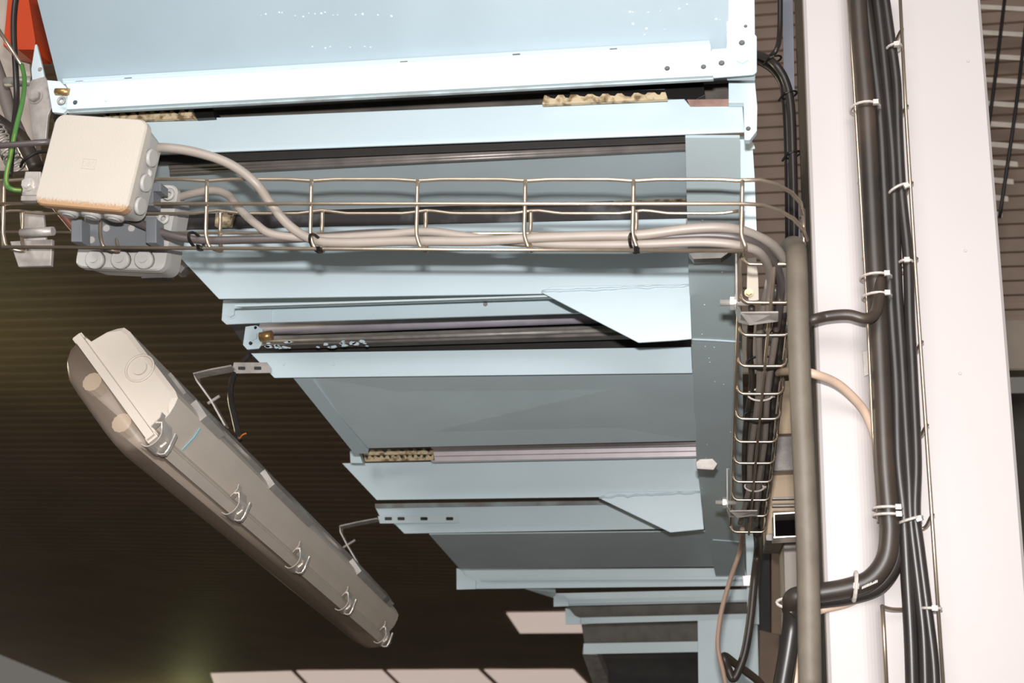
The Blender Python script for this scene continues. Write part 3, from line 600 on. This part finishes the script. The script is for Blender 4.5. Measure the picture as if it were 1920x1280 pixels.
tag(tube('support_wire', PP([(-20, 30, 1.1), (10, 75, 1.1), (40, 122, 1.1)]), .0024, WIRE, n=1), 'short slanting metal wire ending at the earth wire', 'wire')
ptsS = []; a0, a1 = P(-12, 235, 1.25), P(34, 318, 1.25); axs = (a1 - a0).normalized(); uS = axs.cross(FW).normalized(); vS = axs.cross(uS)
for i in range(150): t = i / 149; ptsS.append(a0.lerp(a1, t) + (uS * math.cos(t * 60) + vS * math.sin(t * 60)) * .012)
tag(tube('coil_spring', ptsS, .0014, GALV, n=1, seg=6), 'steel coil spring beside the earth wire at the left edge', 'spring')
for l, r, m, lb in (([(-30, 70, 1.5), (0, 150, 1.5), (22, 220, 1.5), (55, 290, 1.5)], .011, mat('dull_grey_hose', (120, 110, 104), .5), 'dull grey hose slanting behind the coil spring'), ([(-30, 210, 1.45), (10, 240, 1.45), (40, 262, 1.45), (70, 320, 1.45)], .012, CBROWN, 'dusty brown hose behind the coil spring')):
    tag(tube('hose', PP(l), r, m, seg=12), lb, 'hose')
tag(cyl('cross_pipe', P(12, 154, 1.4), P(62, 152, 1.4), .0075, GALV, smooth=True), 'short steel pipe behind the black cable below the orange box', 'pipe')
tag(cyl('copper_pipe', P(104, 385, 1.25), P(150, 440, 1.25), .006, mat('reddish_pipe', (150, 100, 84), .5, .3)), 'short ribbed reddish pipe under the beige junction box', 'pipe')
eb = thing('end_fitting', 'small dark bolt fitting at the left tip of the tray beam', 'fitting', P(335, 510, 1.7))
cyl('bolt_shank', P(318, 492, 1.68), P(338, 504, 1.68), .007, GALV, eb, smooth=True); cyl('bolt_head', P(334, 500, 1.68), P(348, 510, 1.68), .011, DARKST, eb, seg=6)
plate('rail_stub', [(265, 508), (318, 500), (318, 520), (265, 522)], 1.60, .02, DARKST, cv)

DS = 1.0
# ================================================================== fluorescent luminaire
lu = thing('strip_luminaire', 'grey waterproof fluorescent strip light hanging left of the conveyor', 'light', P(215, 720, 1.52))
A0 = P(148, 640, 1.50)
Dp = on_plane(281, 822, A0, L); wv = (Dp - A0).normalized(); WD = (Dp - A0).length; dv = L.cross(wv).normalized()
if dv.x < 0: dv = -dv
def S(a, d, l): return A0 + wv * a * WD + dv * d + L * l
def l_at(x, a, d):                            # how far along the light a given column of the photograph lies
    lo, hi = 0., 3.
    for _ in range(40):
        md = (lo + hi) / 2; q = S(a, d, md) - CAM
        if q.dot(right) / q.dot(fwd) * F + 960 < x: lo = md
        else: hi = md
    return lo
LEN = l_at(722, 1.0, .0)
def hsec(l, s=1., top=.066, base=.004):
    pts = [(.0, 0), (.0, .012), (.05, .014)]
    pts += [(.07, .04), (.10, top - .012), (.13, top - .003), (.19, top), (.81, top), (.87, top - .003), (.90, top - .012), (.93, .04), (.95, .014), (1.0, .012), (1.0, 0)]
    return [S(.5 + (a - .5) * s, d * (1 if s == 1 else s ** .3), l) for a, d in pts]
bm = bmesh.new(); loft(bm, [hsec(0, .96, .060), hsec(.004), hsec(.03), hsec(LEN - .03), hsec(LEN - .006), hsec(LEN, .95, .058)]); link('housing', bm, LUMG, lu)
# end face boss
bc = on_plane(262, 690, S(.5, .03, -.001), L)
bm = bmesh.new(); sweep(bm, [bc + (wv * math.cos(a) * .021 + dv * math.sin(a) * .021) for a in [math.radians(15 * k) for k in range(24)]], .0016, 6, True); link('knockout_boss', bm, LUMG, lu, True)
bm = bmesh.new(); sweep(bm, [bc - L * .0005, bc - L * .002], .011, 20); link('knockout_disc', bm, LUMG, lu)
# gasket rim and diffuser
for a in (-.012, 1.012):
    bm = bmesh.new(); sweep(bm, [S(a, .003, -.004), S(a, .003, LEN + .004)], 0, prof=[(-.005, -.008), (.005, -.008), (.005, .008), (-.005, .008)], upv=wv); link('gasket_rim', bm, LUMG, lu)
for l in (-.004, LEN + .004):
    bm = bmesh.new(); sweep(bm, [S(-.02, .003, l), S(1.02, .003, l)], 0, prof=[(-.005, -.006), (.005, -.006), (.005, .006), (-.005, .006)], upv=L); link('gasket_rim', bm, LUMG, lu)
def dsec(l, dep):
    return [S(a, -d * dep, l) for a, d in ((.0, 0), (.015, .45), (.07, .8), (.17, .97), (.3, 1), (.7, 1), (.83, .97), (.93, .8), (.985, .45), (1., 0))]
bm = bmesh.new(); loft(bm, [dsec(.0, .036), dsec(.012, .046), dsec(.05, .049), dsec(LEN - .05, .049), dsec(LEN - .012, .046), dsec(LEN, .036)], cap=True); link('diffuser', bm, DIFF, lu, True)
for a in (.30, .72):
    bm = bmesh.new(); n_ = 24; q0 = S(a, -.020, .012); rr = .015
    secs = []
    for l in (0, .022): secs.append([q0 + L * l + (wv * math.cos(2 * math.pi * i / n_) + dv * math.sin(2 * math.pi * i / n_)) * rr * (1 if i % 2 else .94) for i in range(n_)])
    loft(bm, secs); link('lamp_holder', bm, CREAM, lu); cyl('fluorescent_tube', q0 + L * .02, q0 + L * (LEN - .04), .013, mat('unlit_tube_glass', (196, 186, 176), .4), lu, smooth=True)
bm = bmesh.new(); loft(bm, [[S(a, d, l) for a, d in ((.1, -.004), (.9, -.004), (.9, -.001), (.1, -.001))] for l in (.03, LEN - .03)]); link('reflector_tray', bm, mat('reflector_paint', (150, 138, 128), .5), lu)
lcl = [l_at(x, 1.05, .012) for x in (304, 448, 562, 652, 722)]
for l in lcl:
    cl = [S(1.03, -.012, l), S(1.07, -.008, l), S(1.085, .004, l), S(1.06, .018, l), S(.97, .030, l)]
    ck = ribbon('clip', cl, .032, .0015, L, CLIPM, lu, n=3)
    ribbon('clip_lever', [S(1.03, -.010, l + .012), S(1.12, .002, l + .012), S(1.05, .030, l + .012)], .007, .002, L, CHROME, ck, n=3)
    ribbon('clip_tongue', [S(1.0, .014, l - .02), S(.99, .030, l - .02), S(.965, .036, l - .02)], .012, .0015, L, CLIPM, ck)
ck = ribbon('clip', [S(-.02, -.012, .10), S(-.06, 0, .10), S(-.02, .02, .10)], .03, .0015, L, CHROME, lu, n=3)
# back rail with clips
for l0, l1 in ((.08, .15), (.36, .56), (.86, 1.08), (LEN - .14, LEN - .08)):
    bm = bmesh.new(); loft(bm, [[S(a, d, l) for a, d in ((.72, .066), (.88, .062), (.88, .074), (.72, .076))] for l in (l0, l1)]); link('mounting_clip', bm, CHROME, lu)
bm = bmesh.new(); loft(bm, [[S(a, d, l) for a, d in ((.4, .066), (.62, .066), (.62, .071), (.4, .071))] for l in (.08, LEN - .06)]); link('back_rail', bm, GALV, lu)
pl = l_at(358, .93, .035)
bm = bmesh.new(); loft(bm, [[S(a, d, pl + dl) for a, d in ((.953, .016), (.932, .041), (.904, .055), (.907, .0555), (.936, .0415), (.957, .0165))] for dl in (-.002, .002)]); link('pen_line', bm, BLUEPEN, lu, label='pale blue pen line')
# hangers
for (pl_, path, Y, lb) in (([(438, 679), (500, 679), (508, 690), (508, 699), (440, 700), (436, 690)], [(438, 690), (400, 697), (368, 704), (372, 716), (398, 752), (425, 800)], 1.945, 'perforated hanger strap bent towards the near half of the strip light'),
                           ([(708, 967), (860, 965), (860, 980), (712, 981)], [(710, 974), (672, 981), (640, 988), (640, 998), (652, 1022), (672, 1056)], 2.785, 'perforated hanger strap bent towards the far half of the strip light')):
    k = thing('hanger_strap', lb, 'bracket', P(path[-1][0], path[-1][1], Y - .03))
    plate('flat_end', pl_, Y, .002, GALV if Y < 2 else BLUE2, k)
    xs = (453, 483) if Y < 2 else (728, 752, 795, 843)
    for x in xs:
        yy = 690 if Y < 2 else 972
        plate('slot', [(x - 6, yy - 3), (x + 6, yy - 3), (x + 7, yy), (x + 6, yy + 3), (x - 6, yy + 3), (x - 7, yy)], Y - .0008, .001, BLACK, k, bev=0)
    ribbon('bent_arm', [P(x, y, Y - .004) for x, y in path], .022, .003, L, GALV, k)
    cyl('fixing_bolt', P(path[4][0] - 8, path[4][1] + 4, Y - .01), P(path[4][0] + 14, path[4][1] - 10, Y - .01), .003, GALV, k)
sup = tag(tube('supply_cable', PP([(468, 664, 1.97), (452, 684, 1.96), (436, 712, 1.94), (432, 745, 1.90), (440, 785, 1.88), (449, 825, 1.86)]), .0055, CBLACK), 'black supply cable dropping from the beam into the strip light', 'cable')
tag(tube('lead_wire', PP([(449, 822, 1.855), (455, 815, 1.85), (462, 812, 1.85)]), .0015, mat('orange_lead', (200, 110, 40), .5)), 'tiny orange lead at the cable entry of the strip light', 'wire')

# ================================================================== column cable basket, cables and ties
CB = 1.468
ct = thing('wire_cable_basket', 'upright wire cable basket fixed on the white column behind black cables', 'cable basket', P(1660, 985, CB))
wire('long_wire', PP([(1588, -40, CB - .04), (1595, 60, CB - .04), (1612, 340, CB - .04), (1625, 560, CB - .04), (1636, 800, CB - .04), (1648, 978, CB - .04)]), ct, .0022, 1)
wire('long_wire', PP([(1686, -40, CB - .04), (1698, 200, CB - .04), (1716, 500, CB - .04), (1736, 800, CB - .04), (1748, 980, CB - .04), (1772, 1330, CB - .04)]), ct, .0022, 1)
wire('long_wire', PP([(1652, -40, CB - .012), (1690, 600, CB - .012), (1722, 1330, CB - .012)]), ct, .0018, 1)
def bxl(y): return lerp(1590, 1648, y / 978.)
def bxr(y): return lerp(1688, 1771, y / 1320.)
for y in (62, 206, 350, 492, 648, 804, 972):
    wire('cross_wire', PP([(bxl(y), y - 8, CB - .04), (bxl(y) + 5, y, CB - .03), (bxl(y) + 12, y + 14, CB - .008), (bxl(y) + 30, y + 16, CB - .006), (bxr(y) - 30, y + 20, CB - .006), (bxr(y) - 14, y + 16, CB - .008), (bxr(y) - 5, y, CB - .03), (bxr(y), y - 8, CB - .04)]), ct, .0022, 3)
plate('fixing_tab', [(1616, 658), (1630, 656), (1633, 700), (1620, 706)], CB - .015, .002, GALV, ct)
ct2 = thing('wire_cable_basket', 'short lower piece of wire basket on the column below the black bend', 'cable basket', P(1690, 1270, CB))
wire('long_wire', PP([(1654, 1134, CB - .03), (1658, 1200, CB - .03), (1664, 1320, CB - .03)]), ct2, .0024, 1)
wire('long_wire', PP([(1699, 1142, CB - .008), (1706, 1320, CB - .008)]), ct2, .0018, 1)
wire('cross_wire', PP([(1654, 1136, CB - .03), (1661, 1139, CB - .024), (1675, 1142, CB - .014), (1700, 1143, CB - .008), (1740, 1148, CB - .008), (1760, 1136, CB - .03)]), ct2, .0024, 3)
def cabl(name, l, Y, r, m, lb, seg=14): return tag(tube(name, [P(x, y, Y if len(t) == 0 else t[0]) for x, y, *t in l], r, m, seg=seg), lb, 'cable')
thick = cabl('thick_cable', [(1606, -40), (1612, 60), (1624, 200), (1632, 340), (1639, 480), (1646, 600), (1652, 720), (1658, 860), (1665, 950), (1668, 1000), (1660, 1050), (1632, 1086), (1590, 1102), (1540, 1111), (1500, 1117), (1486, 1124, 1.43), (1484, 1142, 1.45)], 1.425, .0116, CBROWN, 'thick dusty black cable running down the column and bending left at its foot')
cabl('black_cable', [(1652, 700), (1664, 820), (1676, 930), (1684, 1000), (1677, 1058), (1646, 1100), (1600, 1118), (1540, 1127), (1500, 1130), (1480, 1150)], 1.44, .0085, CBLACK, 'black cable lying along the outside of the thick bend')
for k, (l, r, lb) in enumerate((
    ([(1618, -40), (1634, 80), (1650, 220), (1657, 340), (1664, 480), (1672, 600), (1680, 720), (1684, 860), (1694, 960), (1701, 1080), (1708, 1200), (1712, 1330)], .0078, 'black cable running just right of the thick column cable'),
    ([(1640, -40), (1652, 60), (1664, 180), (1674, 300), (1678, 420), (1682, 540), (1690, 660), (1698, 800), (1704, 900), (1708, 980), (1722, 1100), (1732, 1200), (1736, 1330)], .0068, 'black cable in the middle of the column bundle'),
    ([(1654, -40), (1668, 60), (1680, 150), (1684, 250), (1690, 360), (1702, 480), (1706, 600), (1712, 720), (1718, 860), (1716, 960), (1724, 1030), (1738, 1140), (1750, 1240), (1754, 1330)], .0064, 'outermost black cable on the right of the column bundle'),
    ([(1628, -40), (1646, 60), (1662, 200), (1668, 330), (1674, 460), (1676, 600), (1684, 740), (1692, 860), (1698, 980), (1712, 1120), (1722, 1240), (1726, 1330)], .006, 'black cable half hidden behind the middle of the column bundle'))):
    cabl('black_cable', l, 1.435 + (.012 if k == 3 else -.002 * k), r, CBLACK, lb)
cabl('branch_cable', [(1446, 640, 1.60), (1478, 616, 1.50), (1512, 603, 1.40), (1550, 593, 1.395), (1590, 590, 1.39), (1622, 597, 1.39), (1640, 588, 1.40), (1648, 560, 1.41), (1650, 520, 1.42)], 1.40, .0068, CBROWN, 'dusty black branch cable crossing from the conduit to the column bundle')
cabl('branch_cable', [(1436, 702, 1.68), (1466, 697, 1.55), (1494, 696, 1.42), (1520, 699, 1.38), (1565, 716, 1.40), (1600, 745, 1.42), (1625, 778, 1.44), (1645, 830, 1.45), (1665, 900, 1.452), (1686, 960, 1.452), (1688, 1010, 1.452), (1660, 1080, 1.452), (1600, 1125, 1.448), (1540, 1142, 1.446), (1510, 1160, 1.45), (1500, 1240, 1.46), (1480, 1330, 1.46)], 1.42, .0054, CBEIGE, 'beige branch cable sweeping across the column to the bundle')
cabl('black_cable', [(1486, 1130, 1.44), (1485, 1170, 1.45), (1478, 1220, 1.45), (1466, 1290, 1.45), (1460, 1330, 1.45)], 1.45, .011, CBLACK, 'black cable leaving downwards from the end of the thick bend')
cabl('black_cable', [(1496, 1150, 1.455), (1492, 1200, 1.46), (1484, 1260, 1.46), (1478, 1330, 1.46)], 1.455, .006, CBLACK, 'thinner black cable dropping beside the conduit below the thick bend')
# ties on the column
def ctie(x, y, wpx, Y, lb, m=TIEW, head=.6, tilt=0.):
    c = P(x, y, Y); hw_ = wpx * Y / F * 1.08 / 2
    return loop_tie('cable_tie', c, hw_, .022 if wpx > 35 else .012, (AX + UP * tilt).normalized(), FW, m, lb, 'pale cable ties', .0017, c + AX * hw_ * head - FW * (.018 if wpx > 35 else .010))
ctie(1622, 204, 52, 1.428, 'pale cable tie highest on the thick column cable')
ctie(1642, 521, 52, 1.428, 'pale cable tie on the thick column cable above its branch')
ctie(1644, 557, 48, 1.428, 'pale cable tie on the thick column cable right at its branch')
ctie(1664, 953, 46, 1.428, 'upper of two pale ties close together above the thick bend')
ctie(1665, 966, 46, 1.428, 'lower of two pale ties close together above the thick bend')
ctie(1676, 90, 26, 1.43, 'pale cable tie at the top of the thin black cables', head=.2, tilt=.1)
ctie(1684, 354, 34, 1.43, 'slanting pale cable tie on the thin black cables level with the basket', head=.7, tilt=.45)
ctie(1698, 492, 22, 1.43, 'small pale cable tie knot on the outermost thin cable at mid height', head=.0)
ctie(1706, 975, 40, 1.43, 'pale cable tie joining the thin black cables beside the double ties', head=.5, tilt=.3)
ctie(1746, 1140, 30, 1.43, 'pale cable tie on the outermost thin cable near the bottom', head=.2)
c = P(1603, 1099, 1.425)
loop_tie('cable_tie', c, .0165, .0165, Vector((.12, 0, 1)).normalized(), FW, TIEW, 'wide pale band around the thick black bend', 'pale cable ties', .0024, c - FW * .012)
bm = bmesh.new(); rnd = random.Random(5)
for k in range(10):
    x = 1616 + k * 3; q = P(x, 1104 - k * 1.3, 1.4095); 
    prism_bm(bm, [q, q + Vector((.0012, 0, .0004)), q + Vector((.0016, 0, .003 * rnd.uniform(.6, 1.4))), q + Vector((.0004, 0, .0028))], FW * .0008)
link('printed_marking', bm, TIEW, thick, label='faint worn white print')
loop_tie('cable_tie', P(1484, 1130, 1.445), .017, .012, AX, FW * .6 + UP * .5, TIEW, 'pale tie where the thick bend turns down behind the conduit', 'pale cable ties', .0018)

# ================================================================== things behind the receding basket
for l, Y, dY, m, lb, cat, nm in (
    ([(1440, 715), (1504, 712), (1504, 812), (1440, 814)], 2.4, .3, TANBOX, 'tan cardboard box showing between basket and conduit, the upper one', 'box', 'cardboard_box'),
    ([(1436, 884), (1504, 880), (1506, 998), (1436, 1002)], 2.4, .3, TANBOX, 'tan cardboard box showing between basket and conduit, the lower one', 'box', 'cardboard_box'),
    ([(1432, 818), (1504, 814), (1504, 882), (1432, 886)], 2.35, .4, DARKST, 'dark grey case between the two tan boxes', 'case', 'dark_case'),
    ([(1424, 1010), (1444, 1010), (1448, 1330), (1424, 1330)], 3.3, .1, DARK, 'dark upright post behind the hanging cables', 'post', 'dark_post'),
    ([(1446, 1010), (1466, 1010), (1468, 1190), (1446, 1190)], 3.3, .1, mat('brown_board', (132, 110, 92), .7), 'brown board edge beside the dark upright post', 'board', 'brown_board'),
    ([(1424, 1180), (1462, 1190), (1458, 1330), (1424, 1330)], 3.05, .1, mat('brown_carton', (120, 98, 82), .7), 'brown carton low behind the black cables', 'box', 'carton')):
    o = prism(nm, [P(x, y, Y) for x, y in l], FW * dY, m, None, .003); tag(o, lb, cat)
q0, q1 = P(1436, 1003, 2.4), P(1506, 1003, 2.4); q2 = P(1470, 1003, 2.4); q3 = P(1536, 1003, 2.4)
cb_ = thing('cabinet', 'pale tall cabinet behind the conduit near the bottom, under the tan box', 'cabinet', Vector((q2.x, 2.55, 0)))
box('cabinet_body', Vector(((q2.x + q3.x) / 2, 2.58, q0.z / 2)), AX * (q3.x - q2.x) / 2, FW * .16, UP * (q0.z / 2 - .012), mat('pale_cabinet', (196, 184, 174), .6, var=.04), cb_, .002)
box('cabinet_top', Vector(((q0.x + q3.x) / 2, 2.56, q0.z - .006)), AX * (q3.x - q0.x) / 2, FW * .18, UP * .006, DARKST, cb_, .001)
cc = thing('cable_duct_end', 'open black channel end with bright edges beside the far basket end', 'duct', P(1475, 1006, 1.9))
plate('duct_back', [(1452, 966), (1502, 962), (1502, 1004), (1452, 1006)], 2.0, .01, mat('matt_black', (16, 14, 14), .95, spec=.05), cc)
plate('duct_edge', [(1450, 961), (1502, 958), (1502, 962), (1450, 965)], 1.9, .1, CHROME, cc); plate('duct_edge', [(1450, 1005), (1502, 1003), (1502, 1006), (1450, 1009)], 1.9, .1, CHROME, cc); plate('duct_edge', [(1450, 962), (1453, 962), (1454, 1006), (1451, 1006)], 1.9, .1, CHROME, cc)
for y in (932, 946): plate('duct_rail', [(1448, y), (1502, y - 1), (1502, y + 3), (1448, y + 4)], 2.1, .02, DARKST, cc)
